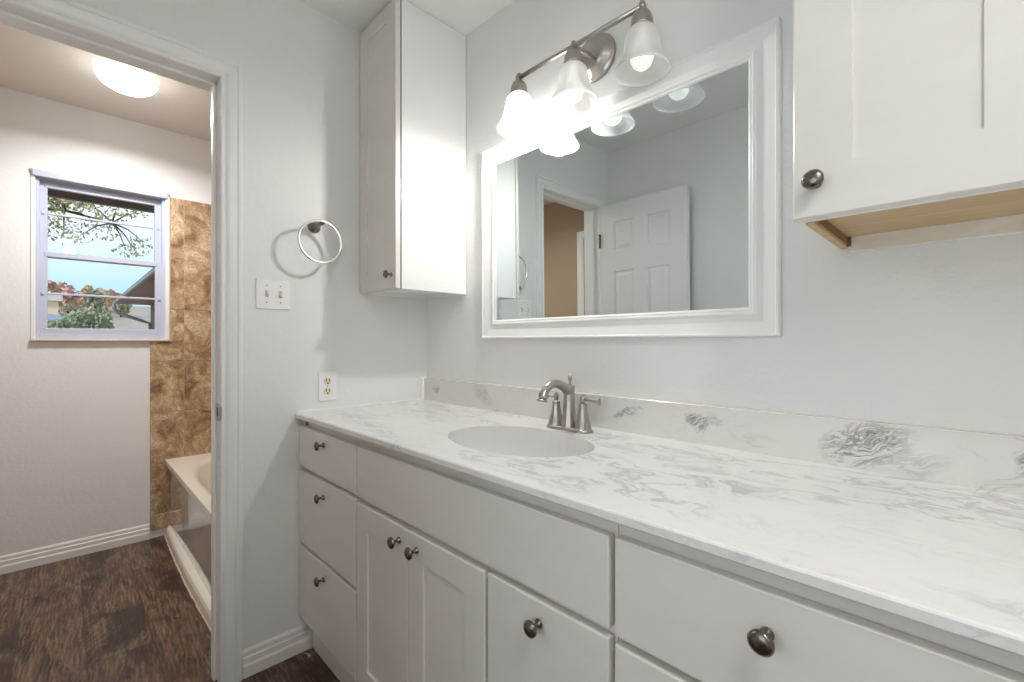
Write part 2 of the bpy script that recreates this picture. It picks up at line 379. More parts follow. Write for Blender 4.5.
# ------------------------------------------------------------------ DOOR 1 (between the rooms)
d1 = sempty('door_1', (0, DY0, 0), 'white doorway and six-panel door standing open against the back wall')
def D(x, y, z): return (x, y-DY0, z)
CP = [(0, 0), (0, .0165), (.003, .018), (.012, .018), (.015, .0145), (.019, .0145), (.022, .016), (.038, .0125), (.046, .0085), (.048, .006), (.0525, .006), (.0555, .0095), (.060, .0095), (.0635, .006), (.0635, 0)]
cw = .0635
mb = MB(); frame_ring(mb, DY0-cw, DY1+cw, 0, DZ+cw, CP, lambda u, v, h: D(h, u, v), True); mb.build('casing', 'trim', d1)
mb = MB(); frame_ring(mb, DY0-cw, DY1+cw, 0, DZ+cw, CP, lambda u, v, h: D(-.12-h, u, v), True); mb.build('casing', 'trim', d1)
mb = MB()
mb.box(-.121, .001, DY1-DY0-.0, DY1-DY0+.018, 0, DZ+.018, .001); mb.box(-.121, .001, -.018, 0, 0, DZ+.018, .001); mb.box(-.121, .001, 0, DY1-DY0, DZ, DZ+.018, .001)
mb.build('jamb', 'trim', d1)
mb = MB()                                            # stop moulding
for a, b, c, d in ((DY1-DY0-.011, DY1-DY0, 0, DZ), (0, .011, 0, DZ), (0, DY1-DY0, DZ-.011, DZ)): mb.box(-.075, -.042, a, b, c, d, .003)
mb.build('door_stop', 'trim', d1)
mb = MB(); yj = DY1-DY0
mb.box(-.034, -.006, yj-.0022, yj, .895, .952, .0009); mb.box(-.006, .019, yj-.003, yj, .903, .945, .001)
sp = mb.build('strike_plate', 'nickel', d1); sp['label'] = 'nickel strike plate'
MB().box(-.030, -.019, yj-.0030, yj-.0018, .909, .938).build('latch_hole', 'black', sp)
# leaf, open 90 degrees into the vanity room
def panel_door(w, h, th, panels, name, parent, T, m='trim'):
    mb = MB(); xs = sorted({0, w} | {p[0] for p in panels} | {p[1] for p in panels}); zs = sorted({0, h} | {p[2] for p in panels} | {p[3] for p in panels})
    def inp(a, b, c, d): return any(p[0]-1e-6 <= a and b <= p[1]+1e-6 and p[2]-1e-6 <= c and d <= p[3]+1e-6 for p in panels)
    for face, s in ((0, 1), (th, -1)):
        for a, b in zip(xs, xs[1:]):
            for c, d in zip(zs, zs[1:]):
                if not inp(a, b, c, d):
                    f = mb.bm.faces.new([mb.bm.verts.new(T(*q)) for q in ((a, face, c), (b, face, c), (b, face, d), (a, face, d))])
        for (a, b, c, d) in panels:
            rs = []
            for off, dep in ((0, 0), (.006, .007), (.016, .007), (.030, .0015)):
                rs.append([T(a+off, face+s*dep, c+off), T(b-off, face+s*dep, c+off), T(b-off, face+s*dep, d-off), T(a+off, face+s*dep, d-off)])
            mb.rings(rs, True, False, True, False)
    for q in (((0, 0, 0), (0, th, 0), (0, th, h), (0, 0, h)), ((w, 0, 0), (w, th, 0), (w, th, h), (w, 0, h)), ((0, 0, 0), (w, 0, 0), (w, th, 0), (0, th, 0)), ((0, 0, h), (w, 0, h), (w, th, h), (0, th, h))):
        mb.bm.faces.new([mb.bm.verts.new(T(*p)) for p in q])
    bmesh.ops.remove_doubles(mb.bm, verts=mb.bm.verts[:], dist=1e-5)
    return mb.build(name, m, parent)
six = [(.105, .255, 1.735, 1.925), (.345, .495, 1.735, 1.925), (.105, .255, .90, 1.60), (.345, .495, .90, 1.60), (.105, .255, .22, .80), (.345, .495, .22, .80)]
leaf = panel_door(.60, 2.045, .035, six, 'door_leaf', d1, lambda x, y, z: (x+.004, -.036+y, z+.008))
for z in (1.82, 1.02, .22):
    hm = MB(); hm.box(-.002, .010, -.004, .001, z-.044, z+.044); hm.lathe([(.0055, z-.046), (.0055, z+.046)], (.004, .004, 0), seg=12)
    hm.build('hinge', 'pewter', leaf)
kb = MB(); kb.lathe([(.030, 0), (.030, .004), (.012, .010), (.011, .028), (.026, .036), (.028, .048), (.020, .058), (0, .060)], (.545, -.001, .93), (0, 1, 0))
kb.build('door_knob', 'nickel', leaf)

mb = MB(); frame_ring(mb, EX0-(EX0+EX1)/2-cw+.01, EX1-(EX0+EX1)/2+cw-.01, 0, 2.04+cw, CP, lambda u, v, h: (u, h, v), True); mb.build('casing', 'trim', d3)
mb = MB()
for a, b, c, d in ((EX0, EX0+.015, 0, 2.05), (EX1-.015, EX1, 0, 2.05), (EX0+.015, EX1-.015, 2.035, 2.05)): mb.box(a-(EX0+EX1)/2, b-(EX0+EX1)/2, -.12, .001, c, d)
mb.build('jamb', 'trim', d3)
# door in the tan wall of the tub room
d2 = sempty('door_2', (-.62, YS, 0), 'white closed door in the tan wall')
mb = MB(); frame_ring(mb, -.09, .50, 0, 2.11, [(d, h) for d, h in CP], lambda u, v, h: (u, h, v), True); mb.build('casing', 'warmtrim', d2)
panel_door(.42, 2.03, .012, [(.05, .185, .93, 1.645), (.235, .37, .93, 1.645), (.05, .185, 1.77, 1.93), (.235, .37, 1.77, 1.93), (.05, .185, .2, .8), (.235, .37, .2, .8)], 'door_leaf', d2, lambda x, y, z: (x-.005, .013-y, z+.008))
kb = MB(); kb.lathe([(.026, 0), (.010, .008), (.010, .024), (.026, .032), (.024, .046), (0, .052)], (.37, .012, .95), (0, 1, 0)); kb.build('door_knob', 'nickel', d2)

# ------------------------------------------------------------------ WINDOW 1
w1 = sempty('window_1', (XB, (WY0+WY1)/2, WZ0), 'white aluminium single-hung window with two sashes and horizontal muntins')
def WN(mb, x0, x1, y0, y1, z0, z1, b=.002): mb.box(x0-XB, x1-XB, y0-(WY0+WY1)/2, y1-(WY0+WY1)/2, z0-WZ0, z1-WZ0, b); return mb
mb = MB()                                            # fixed outer frame
WN(mb, -1.735, -1.652, WY0, WY0+.020, WZ0, WZ1); WN(mb, -1.735, -1.652, WY1-.020, WY1, WZ0, WZ1)
WN(mb, -1.735, -1.652, WY0+.02, WY1-.02, WZ1-.028, WZ1); WN(mb, -1.735, -1.652, WY0+.02, WY1-.02, WZ0, WZ0+.026)
mb.build('outer_frame', 'alum', w1)
GY0, GY1 = -1.262, -.812
def sash(x, z0, z1, zm, rb, rt):
    mb = MB()
    WN(mb, x-.022, x, WY0+.018, GY0, z0-rb, z1+rt); WN(mb, x-.022, x, GY1, WY1-.018, z0-rb, z1+rt)
    WN(mb, x-.022, x+.003, GY0-.012, GY1+.012, z0-rb, z0); WN(mb, x-.022, x+.003, GY0-.012, GY1+.012, z1, z1+rt)
    s = mb.build('sash', 'alum', w1)
    g = MB(); WN(g, x-.013, x-.009, GY0-.004, GY1+.004, z0-.004, z1+.004, 0); g.build('glass_pane', 'glass', s)
    m_ = MB(); WN(m_, x-.016, x-.002, GY0-.004, GY1+.004, zm-.0055, zm+.0055, .002); m_.build('muntin', 'alum', s)
    for yy in (GY0-.024, GY1+.012):
        c = MB(); WN(c, x-.002, x+.006, yy, yy+.014, zm-.008, zm+.008, .002); c.build('latch', 'alum', s)
sash(-1.680, 1.640, 1.982, 1.846, .030, .034)
sash(-1.656, 1.236, 1.612, 1.418, .034, .028)
mb = MB(); WN(mb, -1.652, -1.622, WY0-.006, WY1+.006, WZ1-.030, WZ1+.004, .003); mb.build('head_trim', 'alum', w1)
mb = MB(); WN(mb, -1.652, -1.633, WY1-.006, WY1+.016, WZ0-.004, WZ1+.004, .003); WN(mb, -1.652, -1.635, WY0-.012, WY0+.006, WZ0-.004, WZ1+.004, .003); mb.build('side_trim', 'trim', w1)
mb = MB(); WN(mb, -1.652, -1.620, WY0-.014, WY1+.018, WZ0-.014, WZ0-.002, .003); mb.build('window_sill', 'silltan', w1)
for yy in (WY0-.006, WY1+.008):
    mb = MB(); WN(mb, -1.640, -1.628, yy-.007, yy+.007, WZ1-.012, WZ1+.006, .002); mb.build('corner_cap', 'silltan', w1)

# ------------------------------------------------------------------ TILE SURROUND (part of the walls)
def tile_wall(name, cells, place, label):
    bm = bmesh.new(); lay = bm.verts.layers.float_vector.new('tile_shift'); g = .0018
    for (u0, u1, v0, v1) in cells:
        sh = Vector((random.uniform(0, 9), random.uniform(0, 9), random.uniform(0, 9)))
        for mi, (a, b, c, d, h0, h1, e_) in enumerate(((u0+g, u1-g, v0+g, v1-g, 0, .0095, .0012), (u0, u1, v0, v1, 0, .0072, 0))):
            lo = [bm.verts.new(place(p, q, h0)) for p, q in ((a, c), (b, c), (b, d), (a, d))]
            md = [bm.verts.new(place(p, q, h1-e_)) for p, q in ((a, c), (b, c), (b, d), (a, d))]
            hi = [bm.verts.new(place(p, q, h1)) for p, q in ((a+e_, c+e_), (b-e_, c+e_), (b-e_, d-e_), (a+e_, d-e_))]
            for v in lo+md+hi: v[lay] = sh
            for r1, r2 in ((lo, md), (md, hi)):
                for i in range(4):
                    f = bm.faces.new((r1[i], r1[(i+1) % 4], r2[(i+1) % 4], r2[i])); f.material_index = mi
            f = bm.faces.new(hi); f.material_index = mi
    bmesh.ops.recalc_face_normals(bm, faces=bm.faces[:])
    me = bpy.data.meshes.new(name); bm.to_mesh(me); bm.free(); me.materials.append(M['tile']); me.materials.append(M['grout'])
    o = bpy.data.objects.new(name, me); COL.objects.link(o); return struct(o, label)
ZC = [.045, .135, .43, .74, 1.045, 1.358, 1.663, 2.037]
cells = []
for a, b in zip(ZC, ZC[1:]):
    if a < 1.1 and b < 1.1: cells.append((-.838, -.673, a, b))
cells.append((-.838, -.673, 1.045, WZ0-.016))
cells.append((WY1+.018, -.673, WZ0-.016, 1.358)); cells.append((WY1+.018, -.673, 1.358, 1.663)); cells.append((WY1+.018, -.673, 1.663, 2.037))
for a, b in zip(ZC, ZC[1:]):
    for u0, u1 in ((-.673, -.365), (-.365, -.057), (-.057, -.010)): cells.append((u0, u1, a, b))
tile_wall('trim_1', cells, lambda u, v, h: (XB+h, u, v), 'mottled brown stone tile on the wall beside the window')
cells = [(XB+.01+i*.3015, XB+.01+(i+1)*.3015, a, b) for i in range(5) for a, b in zip(ZC[2:], ZC[3:])]
tile_wall('trim_2', cells, lambda u, v, h: (u, -h, v), 'mottled brown stone tile along the back of the tub')
cells = [(u0, u1, a, b) for u0, u1 in ((-.69, -.365), (-.365, -.057), (-.057, -.010)) for a, b in zip(ZC[2:], ZC[3:])]
tile_wall('trim_3', cells, lambda u, v, h: (-.12-h, u, v), 'mottled brown stone tile at the near end of the tub')

# ------------------------------------------------------------------ rim with an oval hole and basin
def rim_basin(mb, x0, x1, y0, y1, z, cx, cy, a, b, prof, n=72, power=2.0, part='both'):
    angs = [2*PI*i/n for i in range(n)]
    for X_, Y_ in ((x0, y0), (x1, y0), (x1, y1), (x0, y1)): angs.append(math.atan2(Y_-cy, X_-cx) % (2*PI))
    angs = sorted(set(round(t, 6) for t in angs)); outer = []; rs = []
    for t in angs:
        c, s = math.cos(t), math.sin(t); k = 1e9
        if c > 1e-9: k = min(k, (x1-cx)/c)
        if c < -1e-9: k = min(k, (x0-cx)/c)
        if s > 1e-9: k = min(k, (y1-cy)/s)
        if s < -1e-9: k = min(k, (y0-cy)/s)
        outer.append((cx+c*k, cy+s*k, z))
    def er(t, sc):
        c, s = math.cos(t), math.sin(t); r = 1/((abs(c)/a)**power+(abs(s)/b)**power)**(1/power); return (cx+c*r*sc, cy+s*r*sc)
    if part != 'basin': mb.rings([outer, [(*er(t, prof[0][0]), prof[0][1]) for t in angs]], True, False, False, False)
    if part != 'top': mb.rings([[(*er(t, k), h) for t in angs] for k, h in prof], True, False, True, True)

# ------------------------------------------------------------------ BATHTUB
tb = thing('bathtub', 'bone white alcove bathtub with glossy apron and bowed base ledge', 'bathtub', (-.88, -.38, 0))
TX0, TX1, TY0, TY1, TZ = XB+.0105, -.1305, -.767, -.0105, .456
mb = MB(); TC = Vector((-.88, -.38, 0))
rim_basin(mb, TX0+.88, TX1+.88, TY0+.38+.004, TY1+.38, TZ, .03, .0, .66, .325,
          [(1.06, TZ), (1.02, TZ-.004), (.985, TZ-.02), (.93, TZ-.12), (.86, TZ-.26), (.74, TZ-.335), (.45, TZ-.345), (0.02, TZ-.348)], 80, 2.6)
# rolled front lip
yl = TY0+.38
mb.rings([[(x, yl+p, q) for p, q in ((.004, TZ), (.001, TZ-.002), (0, TZ-.006), (0, TZ-.030), (.004, TZ-.036), (.024, TZ-.038))] for x in (TX0+.88, TX1+.88)], False, False, False, False)
mb.build('tub_shell', 'tub', tb)
mb = MB(); mb.rings([[(x, yl+.022, z) for z in (.02, TZ-.034)] for x in (TX0+.88, TX1+.88)], False, False, False, False); mb.build('apron', 'apron', tb)
def bow(x): u = (x-(TX0+TX1)/2)/((TX1-TX0)/2); return .015*(1-u*u)
rs = []
for i in range(25):
    x = TX0+(TX1-TX0)*i/24; yo = -.767-bow(x)
    rs.append([(x+.88, yy+.38, zz) for yy, zz in ((yo, .0), (yo, .012), (yo+.004, .034), (yo+.010, .046), (yo+.018, .052), (-.744, .058), (-.744, .0))])
mb = MB(); mb.rings(rs, True, True, True, False); mb.build('base_ledge', 'tub', tb)
rs = []
random.seed(3)
for i in range(60):
    x = TX0+(TX1-TX0)*i/59; yo = -.767-bow(x); j = random.uniform(0, .0035)
    rs.append([(x+.88, yo+.38-.0035-j, 0.0), (x+.88, yo+.38-.003-j, .002), (x+.88, yo+.38, .006), (x+.88, yo+.38, 0.0)])
mb = MB(); mb.rings(rs, True, True, True, False); mb.build('caulk_line', wood('ragged_caulk', (.50, .30, .18), (.72, .62, .50), (60, 60, 60), .8), tb)
mb = MB(); mb.lathe([(.0, 0), (.028, 0), (.028, .006), (.02, .008), (0, .008)], (.50, 0, TZ-.347), seg=20); mb.build('drain', 'chrome', tb)

# dome lamp on the ceiling of the tub room
def dome_lamp(loc, r, m, label, power, col, side):
    t = thing('ceiling_lamp', label, 'ceiling lamp', loc)
    MB().lathe([(r*.9, 0), (r*.9, -.012), (r*.84, -.018), (r*.6, -.018)], seg=40).build('lamp_base', 'plate', t)
    dm = MB().lathe([(r, -.012), (r, -.022), (r*.96, -.040), (r*.84, -.060), (r*.62, -.076), (r*.34, -.084), (.01, -.086)], seg=44).build('lamp_shade', m, t)
    a_ = light('ceiling_bulb', 'AREA', (loc[0], loc[1], loc[2]-.092), power, col, r*1.7); a_.data.spread = math.radians(165)
    light('ceiling_bulb_side', 'POINT', (loc[0], loc[1], loc[2]-.22), power*side, col, .05)
    return t
dome_lamp((-1.045, -.985, H), .118, emitter('lit_opal_glass', (1, .965, .90), 2.6), 'round glowing dome lamp on the beige ceiling of the tub room', BATH_LAMP, (1, .99, .972), .11)
dome_lamp((2.28, -1.16, H), .16, emitter('fill_opal_glass', (.97, .985, 1), 2.6), 'unseen round dome lamp added as fill on the white ceiling over the vanity room', ROOM_FILL, (1, .985, .96), .60)  # made-up lamp outside the view, brightens ceiling and counter

# ------------------------------------------------------------------ knobs
def knob(parent, x, y, z, m='pewter', s=1.0):
    mb = MB(); mb.lathe([(.0085*s, 0), (.0085*s, .002), (.0045*s, .006), (.0040*s, .015), (.0065*s, .019), (.0150*s, .0225), (.0155*s, .0255), (.0120*s, .0290), (.006*s, .0308), (.0002, .0312)], (x, y, z), (0, -1, 0), 24)
    return mb.build('knob', m, parent)

# ------------------------------------------------------------------ VANITY BASE CABINETS
FY = -.552          # face-frame plane
def slab_front(name, x0, x1, z0, z1, parent, m='cab'):
    mb = MB(); mb.box(x0, x1, FY-.020, FY-.001, z0, z1, .0028, 2); return mb.build(name, m, parent)
def shaker(name, x0, x1, z0, z1, parent, fr=.066, y=None, th=.020, dep=.006, m='cab', off=(0, 0, 0)):
    y = FY-.001 if y is None else y; mb = MB(); ox, oy, oz = off
    x0 -= ox; x1 -= ox; y -= oy; z0 -= oz; z1 -= oz
    P = lambda a, b, d: [(x0+a, y-d, z0+b), (x1-a, y-d, z0+b), (x1-a, y-d, z1-b), (x0+a, y-d, z1-b)]
    mb.rings([P(0, 0, 0), P(0, 0, th-.0025), P(.0025, .0025, th), P(fr, fr, th), P(fr+.0006, fr+.0006, th-dep)], True, True, True, False)
    return mb.build(name, m, parent)
vc = thing('vanity_cabinet', 'off white sink cabinet under the left of the marble counter, three drawers beside paired doors', 'cabinet', (.686, 0, 0))
def body(mb, x0, x1):
    mb.box(x0, x1, FY, FY+.020, .118, .8765); mb.box(x0, x0+.016, FY+.02, -.004, .118, .8765); mb.box(x1-.016, x1, FY+.02, -.004, .118, .8765); mb.box(x0+.016, x1-.016, FY+.02, -.004, .118, .134); return mb
V = lambda x: x-.686
mb = body(MB(), V(.004), V(1.3715)); mb.build('carcass', 'cab', vc)
MB().box(V(.004), V(1.3715), -.525, -.505, 0, .1185).build('toe_kick', 'warmtrim', vc)
MB().box(V(.030), V(.047), FY-.006, FY+.002, .851, .872, .001).build('wood_shim', 'rust', vc)['label'] = 'rust brown wood chip under the counter edge'
for z0, z1, kz in ((.700, .849, .812), (.419, .686, .635), (.137, .405, .357)):
    dr = slab_front('drawer', V(.007), V(.472), z0, z1, vc); knob(dr, V(.235), FY-.020, kz)
slab_front('false_front', V(.480), V(1.366), .697, .848, vc)
for x0, x1, kx in ((.480, .7635, .724), (.7675, 1.0615, .808)):
    dr = shaker('door', V(x0), V(x1), .137, .681, vc); knob(dr, V(kx), FY-.021, .643)
for z0, z1, kz in ((.419, .682, .641), (.137, .405, .357)):
    dr = slab_front('drawer', V(1.0705), V(1.3655), z0, z1, vc); knob(dr, V(1.215), FY-.020, kz)
dc = thing('drawer_cabinet', 'off white drawer cabinet under the right end of the marble counter', 'cabinet', (2.05, 0, 0))
V2 = lambda x: x-2.05
mb = body(MB(), V2(1.373), V2(XR-.004)); mb.build('carcass', 'cab', dc)
MB().box(V2(1.373), V2(XR-.004), -.525, -.505, 0, .1185).build('toe_kick', 'warmtrim', dc)
for x0, x1 in ((1.3765, 1.830), (1.838, 2.270), (2.278, XR-.008)):
    for z0, z1, kz in ((.692, .849, .797), (.419, .679, .632), (.137, .405, .357)):
        dr = slab_front('drawer', V2(x0), V2(x1), z0, z1, dc); knob(dr, V2((x0+x1)/2-.005), FY-.020, kz)

# ------------------------------------------------------------------ COUNTERTOP with integral basin
ct = thing('countertop', 'white marble vanity top with grey swirls, oval sink and low backsplash', 'countertop', (1.36, -.29, .8775))
CX0, CX1, CY0, CY1, CZ0, CZ = .0005, XR-.0005, -.585, -.0003, .8775, .8965
o3 = Vector((1.36, -.29, .8775)); SXc, SYc = .905, -.318
mb = MB(); bz = .004
RIM = [(1.0, CZ-o3.z), (.997, CZ-o3.z-.0015), (.990, CZ-o3.z-.010), (.972, CZ-o3.z-.045), (.93, CZ-o3.z-.085), (.82, CZ-o3.z-.116), (.60, CZ-o3.z-.130), (.34, CZ-o3.z-.135), (.10, CZ-o3.z-.137)]
rim_basin(mb, CX0-o3.x, CX1-o3.x, CY0+bz-o3.y, CY1-o3.y, CZ-o3.z, SXc-o3.x, SYc-o3.y, .228, .160, RIM, 96, part='top')
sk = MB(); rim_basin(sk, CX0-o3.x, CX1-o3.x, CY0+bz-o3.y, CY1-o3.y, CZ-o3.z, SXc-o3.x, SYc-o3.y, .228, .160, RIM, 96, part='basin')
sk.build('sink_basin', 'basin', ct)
yf = CY0-o3.y; zt = CZ-o3.z
mb.rings([[(x, yf+p, q) for p, q in ((bz, zt), (.0015, zt-.0015), (0, zt-bz), (0, .003), (.002, 0), (.10, 0))] for x in (CX0-o3.x, CX1-o3.x)], False, False, False, False)
mb.build('slab', 'marble', ct)
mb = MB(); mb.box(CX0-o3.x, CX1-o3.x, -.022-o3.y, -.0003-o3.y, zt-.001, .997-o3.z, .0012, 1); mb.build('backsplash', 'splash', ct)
mb = MB(); mb.box(.0005-o3.x, .006-o3.x, -.575-o3.y, -.004-o3.y, zt-.001, zt+.006, .002); mb.box(.0005-o3.x, .010-o3.x, -.034-o3.y, -.004-o3.y, zt-.001, 1.0-o3.z, .003); mb.build('caulk_bead', 'plate', ct)
mb = MB(); mb.lathe([(0, 0), (.021, 0), (.022, .0025), (.017, .004), (.015, .001), (0, .001)], (SXc-o3.x, SYc-o3.y, CZ-o3.z-.1362), seg=28); mb.build('drain', 'nickel', ct)

# ------------------------------------------------------------------ FAUCET
fa = thing('faucet', 'brushed nickel two-handle faucet on the marble counter behind the sink', 'faucet', (.919, -.108, CZ+.0002))
mb = MB()
def stadium(a, r, z, k=1.0, n=12):
    pts = []
    for i in range(n+1): t = -PI/2+PI*i/n; pts.append((a+math.cos(t)*r*k, math.sin(t)*r*k, z))
    for i in range(n+1): t = PI/2+PI*i/n; pts.append((-a+math.cos(t)*r*k, math.sin(t)*r*k, z))
    return pts
mb.rings([stadium(.052, .029, 0), stadium(.052, .029, .004), stadium(.052, .027, .008), stadium(.052, .024, .0105)], True, True, True, False)
mb.build('base_plate', 'nickel', fa)
mb = MB(); mb.lathe([(.0265, .008), (.0255, .016), (.0215, .034), (.0185, .060), (.0168, .090), (.0165, .118), (.0178, .126), (.0178, .130), (.012, .135), (.004, .137)], (0, 0, 0), seg=12, smooth=False, rot=PI/12)
sb = mb.build('spout_body', 'nickel', fa)
pts = []
for a, b in ((.0, .112), (-.014, .122), (-.032, .133), (-.050, .1405), (-.068, .143), (-.086, .1405), (-.102, .1325), (-.113, .121), (-.119, .110), (-.122, .101)): pts.append((0, a, b))
mb = MB(); mb.tube(pts, [.0150, .0148, .0140, .0130, .0124, .0120, .0118, .0118, .0122, .0128], 18)
sp = mb.build('spout', 'nickel', fa)
MB().lathe([(.0128, 0), (.0158, .003), (.0160, .006), (.0120, .007), (.0085, .006)], (0, -.1222, .1015), (0, -.22, -1), 22).build('spout_lip', 'nickel', sp)
mb = MB(); mb.lathe([(.0028, 0), (.0028, .010), (.0045, .012), (.0068, .018), (.0070, .023), (.0050, .028), (.0025, .031), (0, .032)], (0, .004, .134), seg=16); mb.build('lift_rod', 'nickel', fa)
for s in (-1, 1):
    mb = MB(); mb.lathe([(.0255, .008), (.0245, .016), (.0190, .034), (.0148, .054), (.0128, .070), (.0128, .080), (.009, .084), (.006, .085)], (s*.051, 0, 0), seg=12, smooth=False, rot=PI/12)
    h = mb.build('handle', 'nickel', fa)
    mb = MB(); mb.lathe([(.0065, .084), (.0085, .089), (.0085, .099), (.0065, .104), (.003, .107), (.0015, .112), (0, .113)], (s*.051, 0, 0), seg=16)
    mb.tube([(s*.053, 0, .095), (s*.075, -.002, .0955), (s*.098, -.004, .095), (s*.108, -.005, .0945)], [.0052, .0046, .0062, .0070], 14)
    mb.lathe([(.0105, 0), (.0112, .002), (.0105, .004), (.003, .0045)], (s*.108, -.005, .0945), (s, 0, 0), 18)
    mb.build('lever', 'nickel', h)

# ------------------------------------------------------------------ MIRROR
mi = thing('wall_mirror', 'large rectangular mirror in a white moulded frame above the sink', 'mirror', (.938, 0, 1.54))
MX0, MX1, MZ0, MZ1 = .413, 1.463, 1.174, 1.914
FP = [(0, .002), (0, .021), (.002, .0235), (.006, .0235), (.009, .0200), (.020, .0175), (.036, .0135), (.050, .0125), (.053, .0165), (.057, .0175), (.060, .0160), (.0615, .0125), (.063, .0125), (.0655, .0135), (.068, .0120), (.0705, .0085), (.0715, .0060)]
mb = MB(); frame_ring(mb, MX0-.938, MX1-.938, MZ0-1.54, MZ1-1.54, FP, lambda u, v, h: (u, -h, v)); mb.build('frame', 'cabw', mi)
mb = MB(); mb.box(MX0+.065-.938, MX1-.065-.938, -.0018, .0018, MZ0+.065-1.54, MZ1-.065-1.54); mg = mb.build('mirror_glass', 'mirror', mi); mg.location = (0, -.0052, .004); mg.rotation_euler = (math.radians(.40), 0, 0)

# ------------------------------------------------------------------ VANITY LIGHT
vl = thing('vanity_light', 'three-light brushed nickel wall fixture with frosted bell shades above the mirror', 'wall lamp', (.944, 0, 2.043))
MB().lathe([(.072, .001), (.073, .006), (.070, .011), (.064, .0115), (.061, .016), (.050, .020), (.046, .026), (.030, .033), (.012, .036), (.0, .037)], (-.002, 0, .011), (0, -1, 0), 44).build('back_plate', 'nickel', vl)
mb = MB(); mb.tube([(0, -.030, .004), (0, -.070, .002), (0, -.113, 0)], [.0075, .0065, .0060], 14); mb.tube([(.020, -.022, -.012), (0, -.108, -.002)], .0035, 10); mb.build('arm', 'nickel', vl)
yb = -.115
mb = MB(); mb.tube([(-.232, yb, 0), (.222, yb, 0)], .0072, 16)
for s in (-.234, .224): mb.lathe([(.0072, -.006), (.0105, -.003), (.0110, .003), (.007, .008), (.0, .010)], (s, yb, 0), (-1 if s < 0 else 1, 0, 0), 16)
mb.build('bar', 'nickel', vl)
for i, (bx, pw) in enumerate(BULB):
    x = bx-.944
    mb = MB(); mb.lathe([(0, .016), (.006, .014), (.008, .008), (.0075, .0), (.011, -.010), (.021, -.018), (.027, -.032), (.0295, -.052), (.029, -.058), (.02, -.058)], (x, yb, 0), seg=28); hd = mb.build('shade_holder', 'nickel', vl)
    prof = [(.0275, -.056), (.0320, -.060), (.0395, -.069), (.0440, -.082), (.0462, -.098), (.0490, -.115), (.0535, -.132), (.0600, -.147), (.0675, -.160), (.0725, -.168), (.0722, -.1715)]
    inn = [(max(r-.0030, .001), h) for r, h in reversed(prof)]
    mb = MB(); mb.lathe(prof+inn, (x, yb, 0), seg=44, caps=False)
    sh = mb.build('shade', frosted('frosted_glass_%d' % i, (.5, .0, .0)[i]), hd)
    if i == 1 or i == 2: sh['label'] = 'frosted bell shade, less bright'
    if i == 0: sh['label'] = 'frosted bell shade, glowing brightest'
    mb = MB(); mb.lathe([(.010, -.056), (.013, -.070), (.014, -.088), (.022, -.108), (.0295, -.127), (.030, -.139), (.024, -.154), (.014, -.163), (.0, -.166)], (x, yb, 0), seg=28)
    mb.build('bulb', emitter('lit_bulb_%d' % i, (1, .98, .94), (9.0, .9, .5)[i]), hd)
    light('vanity_bulb', 'POINT', (bx, yb, 2.043-(.176 if i == 0 else .136)), pw, (1, .965, .925), (.024 if i == 0 else .031))

# ------------------------------------------------------------------ TALL WALL CABINET in the corner
tc_ = thing('wall_cabinet', 'tall narrow white wall cabinet in the corner left of the mirror, reaching the ceiling', 'cabinet', (.146, 0, 1.359))
mb = MB()
mb.box(.002-.146, .290-.146, -.306, -.0015, .018, 1.079, .001)
for a, b, c, d in ((.002, .290, -.306, -.288), (.002, .290, -.018, -.0015), (.002, .020, -.288, -.018), (.272, .290, -.288, -.018)): mb.box(a-.146, b-.146, c, d, 0, .0185, .0008)
mb.build('cabinet_body', 'cabw', tc_)
MB().box(.006-.146, .284-.146, -.3115, -.3055, .003, 1.074).build('door_gap_shade', 'gap', tc_)  # dark strip paints in the shade between door and body
dr = shaker('door', .0045, .2885, 1.361, 2.432, tc_, fr=.062, y=-.3112, off=(.146, 0, 1.359), m='cab'); knob(dr, .258-.146, -.3295, .052)

# ------------------------------------------------------------------ RIGHT WALL CABINET
XU1 = 2.16
uc = thing('wall_cabinet', 'white two-door wall cabinet right of the mirror with bare wood underside', 'cabinet', (1.87, 0, 1.365))
U = lambda x: x-1.87
mb = MB(); mb.box(U(1.574), U(XU1), -.306, -.0015, .020, 1.079, .001); mb.box(U(1.574), U(XU1), -.310, -.292, .0, .024, .0008)
mb.build('cabinet_body', 'cabw', uc)
mb = MB(); mb.box(U(1.590), U(XU1-.016), -.291, -.020, .0165, .0198); mb.box(U(1.590), U(XU1-.014), -.2915, -.2905, .0, .018); mb.build('underside_panel', 'rawwood', uc)
for a, b in ((1.576, 1.590), (XU1-.016, XU1-.002)): MB().box(U(a), U(b), -.292, -.002, -.004, .0200, .0008).build('side_edge', 'rawwood', uc)
mb = MB(); mb.box(U(1.5895), U(1.592), -.290, -.022, .002, .0200); mb.box(U(1.590), U(1.598), -.024, -.018, -.003, .019); mb.build('stained_edge', 'darkwood', uc)
mb = MB(); mb.box(U(1.594), U(XU1-.016), -.020, -.002, -.014, .0198, .001); mb.build('hanging_rail', 'worn', uc)
for x0, x1, kx in ((1.5665, 1.8685, 1.600), (1.8715, 2.1645, 2.134)):
    dr = shaker('door', x0, x1, 1.364, 2.436, uc, fr=.080, y=-.3105, dep=.005, th=.019, off=(1.87, 0, 1.365), m='cab'); knob(dr, U(kx), -.3295, 1.418-1.365)

